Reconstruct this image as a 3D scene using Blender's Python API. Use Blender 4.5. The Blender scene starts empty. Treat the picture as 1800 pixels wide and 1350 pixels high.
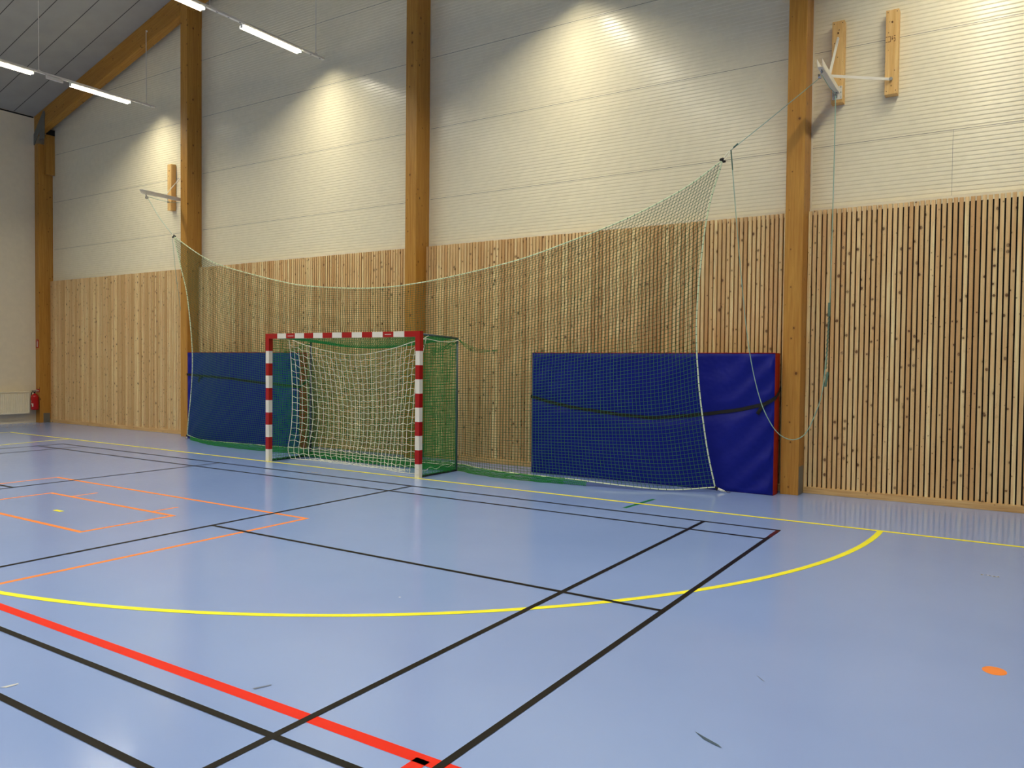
import bpy, bmesh, math, random
from mathutils import Vector, Matrix, noise
random.seed(7)
S = bpy.context.scene
COL = S.collection

# ------------------------------------------------------------------ camera
P2 = (1368.556491, -0.569172, -0.026348, 0.010169, 8.555617, -8.465917, 1.627649)
F, YAW, PIT, ROL = P2[:4]
CX, CY, CZ = P2[4:7]
cy, sy, cp, sp = math.cos(YAW), math.sin(YAW), math.cos(PIT), math.sin(PIT)
fw = Vector((sy*cp, cy*cp, sp)); rt = Vector((cy, -sy, 0)); up = rt.cross(fw)
c_, s_ = math.cos(ROL), math.sin(ROL)
rt, up = c_*rt + s_*up, -s_*rt + c_*up
cam = bpy.data.cameras.new('camera'); cam.sensor_width = 36; cam.lens = F*36/1800; cam.clip_end = 200
co = bpy.data.objects.new('camera', cam); COL.objects.link(co)
m = Matrix((rt, up, -fw)).transposed().to_4x4(); m.translation = Vector((CX, CY, CZ)); co.matrix_world = m
S.camera = co

# ------------------------------------------------------------------ world, exposure
w = bpy.data.worlds.new('world'); S.world = w; w.use_nodes = True
w.node_tree.nodes['Background'].inputs[0].default_value = (1, .95, .85, 1)
w.node_tree.nodes['Background'].inputs[1].default_value = 0.0
S.view_settings.view_transform = 'Standard'; S.view_settings.look = 'None'
S.view_settings.exposure = 0.0; S.view_settings.gamma = 1
S.view_settings.use_curve_mapping = False
LAMP_POWER = 172.0          # radiance of the luminaire diffusers facing the floor
LAMP_SIDE = 7.0            # radiance of their sloping sides
LAMP_COLOR = (1.0, .92, .70)

# ------------------------------------------------------------------ helpers
def srgb(r, g, b):
    f = lambda c: (c/255/12.92) if c/255 <= .04045 else ((c/255+.055)/1.055)**2.4
    return (f(r), f(g), f(b), 1)

def mat(name, col=(200, 200, 200), rough=.5, metal=0, spec=.5, bump=None):
    m = bpy.data.materials.new(name); m.use_nodes = True
    n = m.node_tree; b = n.nodes['Principled BSDF']
    b.inputs['Base Color'].default_value = srgb(*col)
    b.inputs['Roughness'].default_value = rough; b.inputs['Metallic'].default_value = metal
    b.inputs['Specular IOR Level'].default_value = spec
    # every surface carries a faint procedural mottling
    tc = n.nodes.new('ShaderNodeTexCoord'); nz = n.nodes.new('ShaderNodeTexNoise'); nz.inputs['Scale'].default_value = 9
    n.links.new(tc.outputs['Object'], nz.inputs['Vector'])
    mx = n.nodes.new('ShaderNodeMix'); mx.data_type = 'RGBA'; mx.blend_type = 'MULTIPLY'
    rp = n.nodes.new('ShaderNodeMapRange'); rp.inputs[3].default_value = .93; rp.inputs[4].default_value = 1.05
    n.links.new(nz.outputs[0], rp.inputs[0]); mx.inputs[0].default_value = 1
    mx.inputs[6].default_value = srgb(*col); n.links.new(rp.outputs[0], mx.inputs[7])
    n.links.new(mx.outputs[2], b.inputs['Base Color'])
    if bump:
        bp = n.nodes.new('ShaderNodeBump'); n2 = n.nodes.new('ShaderNodeTexNoise')
        n2.inputs['Scale'].default_value = bump[0]; bp.inputs['Strength'].default_value = bump[1]; bp.inputs['Distance'].default_value = bump[2]
        n.links.new(tc.outputs['Object'], n2.inputs['Vector']); n.links.new(n2.outputs[0], bp.inputs['Height'])
        n.links.new(bp.outputs[0], b.inputs['Normal'])
    return m

class NT:
    def __init__(s, name):
        s.m = bpy.data.materials.new(name); s.m.use_nodes = True; s.n = s.m.node_tree; s.b = s.n.nodes['Principled BSDF']
    def new(s, t, **kw):
        o = s.n.nodes.new('ShaderNode'+t)
        for k, v in kw.items(): setattr(o, k, v)
        return o
    def ln(s, a, b): s.n.links.new(a, b)
    def math(s, op, a, b=None, c=None):
        o = s.new('Math', operation=op)
        for i, x in enumerate((a, b, c)):
            if x is None: continue
            if isinstance(x, (int, float)): o.inputs[i].default_value = x
            else: s.ln(x, o.inputs[i])
        return o.outputs[0]
    def mix(s, f, a, b, bt='MIX'):
        o = s.new('Mix', data_type='RGBA', blend_type=bt)
        for i, x in ((0, f), (6, a), (7, b)):
            if isinstance(x, (int, float)): o.inputs[i].default_value = x if i == 0 else (x, x, x, 1)
            elif isinstance(x, tuple): o.inputs[i].default_value = x
            else: s.ln(x, o.inputs[i])
        return o.outputs[2]
    def noise(s, vec, scale=1, detail=2, rough=.5):
        o = s.new('TexNoise'); o.inputs['Scale'].default_value = scale; o.inputs['Detail'].default_value = detail; o.inputs['Roughness'].default_value = rough
        s.ln(vec, o.inputs['Vector']); return o.outputs[0]
    def mapv(s, vec, sc=(1, 1, 1)):
        o = s.new('Mapping'); o.inputs['Scale'].default_value = sc; s.ln(vec, o.inputs['Vector']); return o.outputs[0]
    def ramp(s, f, a, b, lo, hi):
        o = s.new('MapRange'); s.ln(f, o.inputs[0])
        for i, v in ((1, a), (2, b), (3, lo), (4, hi)): o.inputs[i].default_value = v
        return o.outputs[0]

def wood(name, light, mid, knot, cell=.17, kr=(.002, .010), lam=None, rnd=False, grain='z', rough=.55, vary=.8):
    """planks of pine: grain along one axis, knots, each slat or lamella with its own tone"""
    t = NT(name); tc = t.new('TexCoord'); obj = tc.outputs['Object']
    sep = t.new('SeparateXYZ'); t.ln(obj, sep.inputs[0]); X, Y, Z = sep.outputs
    if rnd:
        at = t.new('Attribute', attribute_name='rnd'); r = at.outputs['Fac']
    elif lam:
        ax, wd = lam; r = t.math('FLOOR', t.math('DIVIDE', {'x': X, 'y': Y, 'z': Z}[ax], wd))
    else: r = None
    G = {'z': (1, 1, .045), 'x': (.045, 1, 1)}[grain]
    vec = obj
    if r is not None:
        wn = t.new('TexWhiteNoise', noise_dimensions='1D'); t.ln(r, wn.inputs['W'])
        off = t.new('VectorMath', operation='MULTIPLY_ADD'); t.ln(wn.outputs['Color'], off.inputs[0])
        off.inputs[1].default_value = (37, 23, 41); t.ln(obj, off.inputs[2]); vec = off.outputs[0]
    g1 = t.noise(t.mapv(vec, tuple(k*38 for k in G)), 1, 3)
    g2 = t.noise(t.mapv(vec, tuple(k*170 for k in G)), 1, 2)
    col = t.mix(t.ramp(g1, .32, .68, 0, 1), srgb(*light), srgb(*mid))
    if r is not None:
        col = t.mix(t.math('MULTIPLY', wn.outputs['Value'], vary), col, srgb(*[int(c*k) for c, k in zip(mid, (.88, .84, .80))]))
    col = t.mix(1.0, col, t.ramp(g2, .3, .7, .93, 1.05), 'MULTIPLY')
    vo = t.new('TexVoronoi', feature='F1', voronoi_dimensions='2D'); vo.inputs['Scale'].default_value = 1/cell
    s2 = t.new('SeparateXYZ'); t.ln(vec, s2.inputs[0]); dv = t.new('CombineXYZ')
    a_, c_2 = (t.math('ADD', s2.outputs[0], s2.outputs[1]), s2.outputs[2]) if grain == 'z' else (s2.outputs[0], t.math('ADD', s2.outputs[2], s2.outputs[1]))
    wob = t.math('MULTIPLY', t.noise(vec, 40, 1), .012)
    t.ln(t.math('ADD', a_, wob), dv.inputs[0]); t.ln(t.math('MULTIPLY', c_2, .85), dv.inputs[1])
    t.ln(dv.outputs[0], vo.inputs['Vector'])
    sc = t.new('SeparateColor'); t.ln(vo.outputs['Color'], sc.inputs[0])
    rad = t.math('MULTIPLY_ADD', t.math('POWER', sc.outputs[0], 2.0), kr[1]/cell, kr[0]/cell)
    # voronoi is 3-D: a knot shows only where its cell's centre is near the surface, so widen
    d = vo.outputs['Distance']
    kn = t.math('SUBTRACT', 1.0, t.ramp(t.math('DIVIDE', d, rad), .75, 1.15, 0, 1))
    halo = t.math('SUBTRACT', 1.0, t.ramp(t.math('DIVIDE', d, rad), 1.0, 2.6, 0, 1))
    col = t.mix(t.math('MULTIPLY', halo, .35), col, srgb(*[int(c*.72) for c in mid]))
    col = t.mix(t.math('MULTIPLY', kn, .9), col, srgb(*knot))
    t.ln(col, t.b.inputs['Base Color']); t.b.inputs['Roughness'].default_value = rough
    t.b.inputs['Specular IOR Level'].default_value = .35
    return t.m

class MB:
    """collects simple shapes into ONE mesh"""
    def __init__(s): s.v = []; s.f = []; s.mi = []; s.r = []; s.cur = 0; s.rv = 0.
    def add(s, vs, fs):
        b = len(s.v); s.v += [tuple(v) for v in vs]; s.r += [s.rv]*len(vs)
        s.f += [tuple(b+i for i in f) for f in fs]; s.mi += [s.cur]*len(fs)
    def box(s, a, b):
        (x0, y0, z0), (x1, y1, z1) = a, b
        s.add([(x0,y0,z0),(x1,y0,z0),(x1,y1,z0),(x0,y1,z0),(x0,y0,z1),(x1,y0,z1),(x1,y1,z1),(x0,y1,z1)],
              [(0,3,2,1),(4,5,6,7),(0,1,5,4),(1,2,6,5),(2,3,7,6),(3,0,4,7)])
    def cbox(s, a, b, c=.004):
        """box with chamfered long edges (all 12, built as hull)"""
        bm = bmesh.new(); bmesh.ops.create_cube(bm, size=1)
        for v in bm.verts: v.co = Vector([(a[i]+b[i])/2 + v.co[i]*(b[i]-a[i]) for i in range(3)])
        bmesh.ops.bevel(bm, geom=bm.edges[:], offset=c, segments=2, affect='EDGES', profile=.5)
        s.bm(bm)
    def bm(s, bm, M=None):
        bm.verts.index_update(); vs = [(M @ v.co) if M else v.co.copy() for v in bm.verts]
        s.add(vs, [[v.index for v in f.verts] for f in bm.faces]); bm.free()
    def prism(s, poly, axis, a, b):
        """poly of 2-D points extruded along axis from a to b"""
        n = len(poly)
        def P(p, h): return {'x': (h, p[0], p[1]), 'y': (p[0], h, p[1]), 'z': (p[0], p[1], h)}[axis]
        s.add([P(p, a) for p in poly]+[P(p, b) for p in poly],
              [tuple(range(n)), tuple(range(2*n-1, n-1, -1))]+[(i, i+n, (i+1) % n+n, (i+1) % n) for i in range(n)])
    def tube(s, pts, r, k=8, cap=True, closed=False):
        pts = [Vector(p) for p in pts]; n = len(pts); base = len(s.v); vs = []; nrm = None
        for i, p in enumerate(pts):
            a = pts[i-1] if (i or closed) else p; b = pts[(i+1) % n] if (i < n-1 or closed) else p
            d = (b-a); d = d.normalized() if d.length > 1e-9 else Vector((0, 0, 1))
            if nrm is None: nrm = d.orthogonal().normalized()
            nrm = (nrm - d*nrm.dot(d)); nrm = nrm.normalized() if nrm.length > 1e-6 else d.orthogonal().normalized()
            bi = d.cross(nrm); rr = r[i] if isinstance(r, (list, tuple)) else r
            for j in range(k):
                a_ = 2*math.pi*j/k; vs.append(p + (nrm*math.cos(a_)+bi*math.sin(a_))*rr)
        fs = [(i*k+j, i*k+(j+1) % k, ((i+1) % n)*k+(j+1) % k, ((i+1) % n)*k+j) for i in range(n if closed else n-1) for j in range(k)]
        if cap and not closed: fs += [tuple(range(k-1, -1, -1)), tuple((n-1)*k+j for j in range(k))]
        s.add(vs, fs)
    def lathe(s, prof, k=24, c=(0, 0, 0)):
        vs = []
        for (r, z) in prof: vs += [(c[0]+r*math.cos(2*math.pi*j/k), c[1]+r*math.sin(2*math.pi*j/k), c[2]+z) for j in range(k)]
        n = len(prof); fs = [(i*k+j, i*k+(j+1) % k, (i+1)*k+(j+1) % k, (i+1)*k+j) for i in range(n-1) for j in range(k)]
        fs += [tuple(range(k-1, -1, -1)), tuple((n-1)*k+j for j in range(k))]; s.add(vs, fs)
    def ribbon(s, pts, wdir, wid, th):
        """flat band of width wid along wdir following pts"""
        pts = [Vector(p) for p in pts]; vs = []; n = len(pts)
        for i, p in enumerate(pts):
            d = (pts[min(i+1, n-1)]-pts[max(i-1, 0)]).normalized(); w_ = wdir[i] if isinstance(wdir, list) else wdir
            w_ = Vector(w_); w_ = (w_-d*w_.dot(d)).normalized(); nn = d.cross(w_)
            for a, b in ((-1, -1), (1, -1), (1, 1), (-1, 1)): vs.append(p+w_*a*wid/2+nn*b*th/2)
        fs = [(i*4+j, i*4+(j+1) % 4, i*4+4+(j+1) % 4, i*4+4+j) for i in range(n-1) for j in range(4)]
        fs += [(3, 2, 1, 0), tuple((n-1)*4+j for j in range(4))]; s.add(vs, fs)
    def build(s, name, mats, parent=None, smooth=False, rnd=False, origin=None, label=None):
        me = bpy.data.meshes.new(name)
        o = Vector(origin) if origin is not None else Vector((0, 0, 0))
        me.from_pydata([tuple(Vector(v)-o) for v in s.v], [], s.f)
        for mm in (mats if isinstance(mats, (list, tuple)) else [mats]): me.materials.append(mm)
        me.polygons.foreach_set('material_index', s.mi)
        if smooth: me.polygons.foreach_set('use_smooth', [True]*len(s.f))
        if rnd:
            at = me.attributes.new('rnd', 'FLOAT', 'POINT'); at.data.foreach_set('value', s.r)
        me.update()
        ob = bpy.data.objects.new(name, me); COL.objects.link(ob)
        if smooth is True:
            pass
        if parent: ob.parent = parent; ob.location = o - (parent.location if parent else Vector()) 
        else: ob.location = o
        if label: ob['label'] = label
        return ob

def tag(o, label, cat, group=None):
    o['label'] = label; o['category'] = cat
    if group: o['group'] = group
    return o
def struct(o): o['kind'] = 'structure'; return o
def thing(name, loc, label, cat, group=None):
    o = bpy.data.objects.new(name, None); COL.objects.link(o); o.location = loc; o.empty_display_size = .1
    return tag(o, label, cat, group)
def catmull(pts, n):
    """n+1 points evenly spaced along a smooth curve through pts"""
    P = [Vector(p) for p in pts]; P = [P[0]*2-P[1]]+P+[P[-1]*2-P[-2]]; out = []
    for i in range(1, len(P)-2):
        for k in range(24):
            t = k/24; a, b, c, d = P[i-1:i+3]
            out.append(.5*((2*b)+(c-a)*t+(2*a-5*b+4*c-d)*t*t+(3*b-a-3*c+d)*t**3))
    out.append(P[-2]); L = [0]
    for i in range(1, len(out)): L.append(L[-1]+(out[i]-out[i-1]).length)
    res = []; j = 0
    for k in range(n+1):
        s = L[-1]*k/n
        while j < len(L)-2 and L[j+1] < s: j += 1
        u = (s-L[j])/max(1e-9, L[j+1]-L[j]); res.append(out[j].lerp(out[j+1], min(1, max(0, u))))
    return res

# ------------------------------------------------------------------ materials
M = {}
# glossy blue sports floor
t = NT('blue_vinyl'); tc = t.new('TexCoord'); ob_ = tc.outputs['Object']
n1 = t.noise(ob_, .6, 3); n2 = t.noise(ob_, 14, 3)
col = t.mix(t.ramp(n1, .3, .7, 0, 1), srgb(140, 167, 230), srgb(147, 173, 234))
col = t.mix(t.math('MULTIPLY', t.ramp(n2, .66, .8, 0, 1), .03), col, srgb(168, 186, 222))
t.ln(col, t.b.inputs['Base Color']); t.ln(t.ramp(n2, .3, .7, .13, .16), t.b.inputs['Roughness'])
t.b.inputs['Specular IOR Level'].default_value = .5
bp = t.new('Bump'); bp.inputs['Strength'].default_value = .03; bp.inputs['Distance'].default_value = .001
t.ln(t.noise(ob_, 5, 2), bp.inputs['Height']); t.ln(bp.outputs[0], t.b.inputs['Normal']); M['floor'] = t.m
for k, c in dict(black=(26, 24, 24), yellow=(252, 248, 62), orange=(250, 146, 74), red=(236, 48, 30), green=(28, 120, 72)).items():
    M['line_'+k] = mat('line_'+k, c, .4, spec=.12)
M['scuff_dark'] = mat('scuff_dark', (60, 84, 110), .5); M['scuff_pale'] = mat('scuff_pale', (205, 212, 222), .6)
M['residue'] = mat('residue', (150, 140, 105), .7)
M['panel'] = mat('white_coated_steel', (238, 230, 203), .23, spec=.5)
M['plaster'] = mat('white_wall', (230, 220, 196), .7); M['far_wall'] = mat('far_wall_boards', (120, 108, 92), .7)
M['joint'] = mat('dark_joint', (124, 120, 110), .8)
M['flash'] = mat('flashing', (228, 220, 200), .45)
M['black_felt'] = mat('black_felt', (14, 12, 12), .95)
# ceiling boards with dark joints every 0.605 m
t = NT('ceiling_board'); tc = t.new('TexCoord'); sp_ = t.new('SeparateXYZ'); t.ln(tc.outputs['Object'], sp_.inputs[0])
fr = t.math('FRACT', t.math('DIVIDE', t.math('ADD', sp_.outputs[1], 60.5-.03), .605))
ln_ = t.math('LESS_THAN', t.math('ABSOLUTE', t.math('SUBTRACT', fr, .5)), .485)
nn = t.noise(tc.outputs['Object'], 2.5, 3)
col = t.mix(ln_, srgb(70, 68, 64), t.mix(t.ramp(nn, .3, .7, 0, 1), srgb(156, 154, 147), srgb(164, 162, 154)))
t.ln(col, t.b.inputs['Base Color']); t.b.inputs['Roughness'].default_value = .8; M['ceiling'] = t.m
M['slat'] = wood('pine_slat', (255, 240, 188), (235, 192, 136), (88, 42, 16), cell=.155, kr=(.0045, .0150), rnd=True, vary=1.0)
M['baseboard'] = wood('pine_baseboard', (220, 186, 132), (196, 152, 98), (98, 58, 30), cell=.28, kr=(.003, .011), grain='x')
M['board'] = wood('pine_board', (232, 196, 132), (218, 172, 104), (110, 66, 30), cell=.12, kr=(.001, .006))
M['glulam'] = wood('glulam_column', (196, 146, 66), (176, 122, 50), (96, 52, 16), cell=.21, kr=(.0025, .014), lam=('y', .045), vary=.35, rough=.45)
M['glulam_b'] = wood('glulam_beam', (196, 146, 66), (176, 122, 50), (96, 52, 16), cell=.21, kr=(.0025, .014), lam=('z', .045), vary=.35, grain='x', rough=.45)
M['steel'] = mat('galvanised_steel', (128, 130, 126), .45, .6)
M['dark'] = mat('dark_gap', (16, 15, 14), .8)
M['white_paint'] = mat('white_paint', (232, 228, 218), .35)
M['red_paint'] = mat('red_paint', (168, 14, 10), .35)
M['zinc'] = mat('bright_zinc', (190, 190, 188), .25, .9)
M['blue_vinyl_mat'] = mat('blue_tarpaulin', (7, 21, 132), .45, spec=.25, bump=(5, .5, .03))
M['red_vinyl_mat'] = mat('red_tarpaulin', (168, 28, 14), .45, spec=.3, bump=(9, .4, .02))
M['strap'] = mat('black_webbing', (16, 16, 18), .8)
M['net_green'] = mat('dark_green_twine', (44, 104, 70), .7)
M['net_goal'] = mat('green_twine', (24, 138, 62), .7)
M['net_white'] = mat('white_twine', (246, 246, 228), .7)
M['rope_white'] = mat('pale_green_rope', (224, 238, 202), .7)
M['rope_green'] = mat('green_rope', (150, 184, 168), .7)
M['whip'] = mat('whipping_twine', (88, 118, 104), .7)
M['rad'] = mat('radiator_enamel', (244, 236, 212), .4)
M['ext_red'] = mat('extinguisher_red', (176, 10, 18), .25)
M['black'] = mat('black_rubber', (20, 20, 20), .6)
M['label'] = mat('white_label', (220, 215, 205), .6)
M['ink'] = mat('stamp_ink', (110, 74, 36), .8)
M['goal_grey'] = mat('grey_painted_tube', (84, 96, 104), .4, .3)
def emis(name, s_):
    m_ = bpy.data.materials.new(name); m_.use_nodes = True; n = m_.node_tree
    for x in list(n.nodes): n.nodes.remove(x)
    e = n.nodes.new('ShaderNodeEmission'); o = n.nodes.new('ShaderNodeOutputMaterial')
    e.inputs[0].default_value = LAMP_COLOR+(1,); e.inputs[1].default_value = s_; n.links.new(e.outputs[0], o.inputs[0]); return m_
M['lamp'] = emis('lamp_diffuser', LAMP_POWER); M['lamp_side'] = emis('lamp_diffuser_side', LAMP_SIDE)

# ------------------------------------------------------------------ the hall
XW, YN, YB = 12.40, -22.0, 2.08
SLOPE = .27; ZE = 7.75
roof = lambda x: ZE + SLOPE*(XW-abs(x))
PITCHX = (-12.43, -12.21), (-6.36, -6.13), (-.145, .09), (6.115, 6.335), (12.18, 12.40)

b = MB(); b.box((-XW-.3, YN-.3, -.12), (XW+.3, YB+.3, 0)); floor = struct(b.build('floor', M['floor']))
b = MB(); b.box((-XW-.25, YN, 0), (-XW, YB+.2, ZE+.1)); struct(b.build('wall_left', M['plaster']))
b = MB(); b.box((XW, YN, 0), (XW+.25, YB+.2, ZE+.1)); struct(b.build('wall_right', M['far_wall']))
b = MB(); b.prism([(-XW, 0), (XW, 0), (XW, ZE), (0, roof(0)), (-XW, ZE)], 'y', YN-.2, YN); struct(b.build('wall_front', M['far_wall']))
b = MB(); T = .2
b.prism([(-XW-.25, ZE-SLOPE*.25), (0, roof(0)), (0, roof(0)+T), (-XW-.25, ZE-SLOPE*.25+T)], 'y', YN-.2, YB+.2)
b.prism([(XW+.25, ZE-SLOPE*.25), (0, roof(0)), (0, roof(0)+T), (XW+.25, ZE-SLOPE*.25+T)], 'y', YN-.2, YB+.2)
struct(b.build('ceiling', M['ceiling']))
# thin dark strip painted as the joint's shadow between ceiling and left wall
b = MB(); b.box((-XW, YN, ZE-.045), (-XW+.012, 1.70, ZE-.012)); struct(b.build('shadow_strip_1', M['dark']))
# painted plinth strip at the foot of the left wall
b = MB(); b.box((-XW, YN, 0), (-XW+.012, 1.71, .10)); struct(b.build('baseboard_left', M['flash']))

# gable wall: horizontally ribbed white steel panels, 1.2 m high
b = MB(); SL = 3.61; z = SL-.3; rib = .05; prof = []
while z < roof(0)+.05:
    prof += [(YB, z), (YB, z+.032), (YB+.005, z+.034), (YB+.005, z+.039)]; z += rib
for i in range(len(prof)-1):
    (y0, z0), (y1, z1) = prof[i], prof[i+1]
    w0, w1 = (max(0.02, XW+.0-(max(0, zz-ZE))/SLOPE+.05) if zz > ZE else XW+.1 for zz in (z0, z1))
    w0, w1 = min(w0, XW+.1), min(w1, XW+.1)
    b.add([(-w0, y0, z0), (w0, y0, z0), (w1, y1, z1), (-w1, y1, z1)], [(0, 1, 2, 3)])
b.box((-XW-.1, YB+.05, 0), (XW+.1, YB+.2, ZE+.2)); b.prism([(-XW, ZE), (XW, ZE), (0, roof(0)+.1)], 'y', YB+.05, YB+.2)
gable = struct(b.build('wall_back', M['panel']))
# panel joints
b = MB()
for k in range(1, 6):
    zz = 3.225+1.2*k
    w_ = XW if zz < ZE else XW-(zz-ZE)/SLOPE
    b.box((-w_, YB-.0008, zz-.003), (w_, YB+.004, zz+.003))
for x in (7.925,): b.box((x-.0012, YB-.0012, SL), (x+.002, YB+.004, 4.43))
b.build('panel_joint', M['joint'], gable)
# flashing above the slats and side trims beside the columns
b = MB()
for i in range(4):
    x0, x1 = PITCHX[i][1], PITCHX[i+1][0]
    b.box((x0, YB-.012, SL-.06), (x1, YB-.0015, SL+.045))
    b.box((x1-.02, YB-.01, SL), (x1, YB-.001, min(roof(x1), 9)-.3)); b.box((x0, YB-.01, SL), (x0+.02, YB-.001, min(roof(x0), 9)-.3))
b.build('flashing', M['flash'], gable)
# slat cladding
PIT_S, WS = .0577, .0412
for i in range(4):
    x0, x1 = PITCHX[i][1]+.004, PITCHX[i+1][0]-.004
    b = MB(); n = int((x1-x0)/PIT_S)
    for k in range(n+1):
        xa = x0+k*PIT_S; xb = min(xa+WS, x1)
        if xb-xa < .01: continue
        b.rv = random.random()*900; dz = random.uniform(-.003, .003)
        yf = 1.99+random.uniform(0, .0025); c = .0025
        b.prism([(xa, yf+c), (xa+c, yf), (xb-c, yf), (xb, yf+c), (xb, 2.034), (xa, 2.034)], 'z', .078, SL+dz)
    b.build('slat_panel', M['slat'], gable, rnd=True)
    b = MB(); b.box((x0, 2.042, .02), (x1, 2.06, SL-.045)); b.build('backing_board', M['black_felt'], gable)
    b = MB(); b.cbox((x0, 1.975, 0), (x1, 2.05, .082), .003); struct(b.build('baseboard_back', M['baseboard']))

# ------------------------------------------------------------------ glulam columns and beams
names = ['glulam column in the left corner, carrying a steel bracket and two red signs',
         'glulam column between the far-left slat bay and the left blue mat',
         'glulam column directly behind the handball goal',
         'thick glulam column right of the large blue mat with a steel foot plate',
         'glulam column in the right corner outside the picture']
GB = .46     # beam depth measured vertically
cols = []
for i, (x0, x1) in enumerate(PITCHX):
    zt = roof(max(abs(x0), abs(x1)))-.012 if 0 < i < 4 else 7.05
    x0_, x1_ = max(x0, -XW+.002), min(x1, XW-.002)
    c = thing('glulam_column', ((x0_+x1_)/2, 1.72, 0), names[i], 'column', 'glulam wall columns'); cols.append(c)
    b = MB(); b.cbox((x0_, 1.72, 0), (x1_, YB-.002, zt), .004); b.build('shaft', M['glulam'], c)
    b = MB(); xx = x1_ if i < 3 or i == 3 else x0_
    y0_, z1_ = (1.735, .36) if i == 3 else (1.81, .24)
    b.box((x1_-.001, y0_, .004), (x1_+.005, 1.97, z1_)); b.build('foot_plate', M['steel'], c, label='grey steel plate at the foot')
# corner column: side block and gusset bracket
c = cols[0]
b = MB(); b.cbox((-12.208, 1.86, 6.30), (-12.11, YB-.003, 7.30), .005); b.build('side_block', M['glulam'], c)
b = MB(); b.box((-12.20, 1.905, 7.302), (-12.11, YB-.003, 7.44)); b.build('packer', M['dark'], c)
b = MB(); b.prism([(-11.87, 7.80), (-11.845, 7.74), (-11.87, 7.60), (-11.87, 7.14), (-12.105, 7.107), (-12.112, 7.345), (-12.36, 7.03), (-12.392, 7.03), (-12.392, 7.30), (-12.175, 7.543), (-11.92, 7.82)], 'y', 1.700, 1.712)
b.build('gusset_bracket', M['steel'], c, label='dark grey steel gusset bracket')
# gable beams: one per bay, butted between the columns, following the roof slope
ang = math.atan(SLOPE); d = GB*math.cos(ang)
blab = ['sloping glulam beam under the ceiling rising from the left corner to the second column', 'sloping glulam beam of the second bay, above the top edge of the photo',
        'sloping glulam beam of the third bay, above the top edge of the photo', 'sloping glulam beam of the fourth bay, above the top edge of the photo']
for i in range(4):
    xa, xb = (-XW+.004 if i == 0 else PITCHX[i][1]+.004), (XW-.004 if i == 3 else PITCHX[i+1][0]-.004)
    sg = 1 if i < 2 else -1; xm = (xa+xb)/2; zm = roof(xm)-.006
    L = (xb-xa)/math.cos(ang); b = MB(); k = math.tan(ang)*d if i else 0
    # ends cut plumb in the beam's own frame
    e0, e1 = -L/2, L/2
    t_ = sg*math.tan(ang)
    P = [(e0, 0), (e1, 0), (e1-0*t_*d, -d), (e0, -d)]
    # a plumb cut leans by tan(ang) in the rotated frame
    P = [(e0, 0), (e1, 0), (e1-t_*d, -d), (e0-t_*d, -d)]
    b.prism(P, 'y', 1.718, 1.90)
    o = b.build('gable_beam', M['glulam_b']); o.location = (xm, 0, zm); o.rotation_euler = (0, -sg*ang, 0)
    tag(o, blab[i], 'beam', 'glulam gable beams')

# ------------------------------------------------------------------ luminaires
ROWX = (-7.53, -2.27, 2.98, 8.23); ZR = 7.205
rowname = {-7.53: 'nearest the left wall', -2.27: 'second from the left wall', 2.98: 'third from the left wall, above the picture', 8.23: 'on the right, above the picture'}
def rail(x):
    r = thing('light_rail', (x, 1.88, ZR), 'white slotted lamp rail on thin rods, row '+rowname[x], 'light rail', 'suspended lamp rails')
    b = MB(); w_ = .028
    b.box((x-w_, YN+.6, ZR-.004), (x+w_, 1.88, ZR)); b.box((x-w_, YN+.6, ZR-.0), (x-w_+.002, 1.88, ZR+.03)); b.box((x+w_-.002, YN+.6, ZR), (x+w_, 1.88, ZR+.03))
    b.cur = 1; y = 1.80
    while y > -4: b.box((x-.007, y-.035, ZR-.0055), (x+.007, y, ZR-.0038)); y -= .22
    b.build('rail', [M['white_paint'], M['dark']], r)
    y = 1.684; first = True
    while y > YN+.7:
        b = MB(); zt = 8.83 if (first and x < -5) else roof(x)-.003
        if first and x > -5: zt = roof(x)-GB-.03 if abs(x) > .1 else roof(x)-.4
        b.tube([(x, y, ZR+.002), (x, y, zt)], .007, 6); b.box((x-.02, y-.02, ZR), (x+.02, y+.02, ZR+.05))
        if first:
            b.box((x-.008, y-.004, zt-.03), (x+.008, y+.034, zt))
        b.build('suspension_rod', M['white_paint'], r); y -= 2.24; first = False
    return r
for x in ROWX: rail(x)
def luminaire(label):
    r = thing('led_luminaire', (0, 0, 0), label, 'lamp', 'linear LED luminaires on the rails')
    L = .615; b = MB()
    b.box((-.045, -L, -.035), (.045, L, -.006)); b.box((-.02, -L-.02, -.05), (.02, -L+.01, -.008)); b.box((-.02, L-.01, -.05), (.02, L+.02, -.008))
    b.build('housing', M['white_paint'], r)
    # LED board recessed between glowing side lenses that cut the light off sideways
    b = MB(); hw_ = .050
    b.cur = 0; b.add([(-hw_+.002, -L, -.040), (hw_-.002, -L, -.040), (hw_-.002, L, -.040), (-hw_+.002, L, -.040)], [(0, 3, 2, 1)])
    b.cur = 1
    for sg in (-1, 1):
        b.prism([(sg*hw_, -.036), (sg*(hw_+.004), -.045), (sg*(hw_+.002), -.077), (sg*(hw_-.003), -.077), (sg*(hw_-.002), -.036)], 'y', -L, L)
    b.build('diffuser', [M['lamp'], M['lamp_side']], r)
    for s in (-1, 1):
        b = MB(); b.box((-.03, s*L-.012, -.07), (.03, s*L+.012, -.030)); b.build('end_cap', M['white_paint'], r)
    return r
proto = luminaire('x'); first = True
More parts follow.
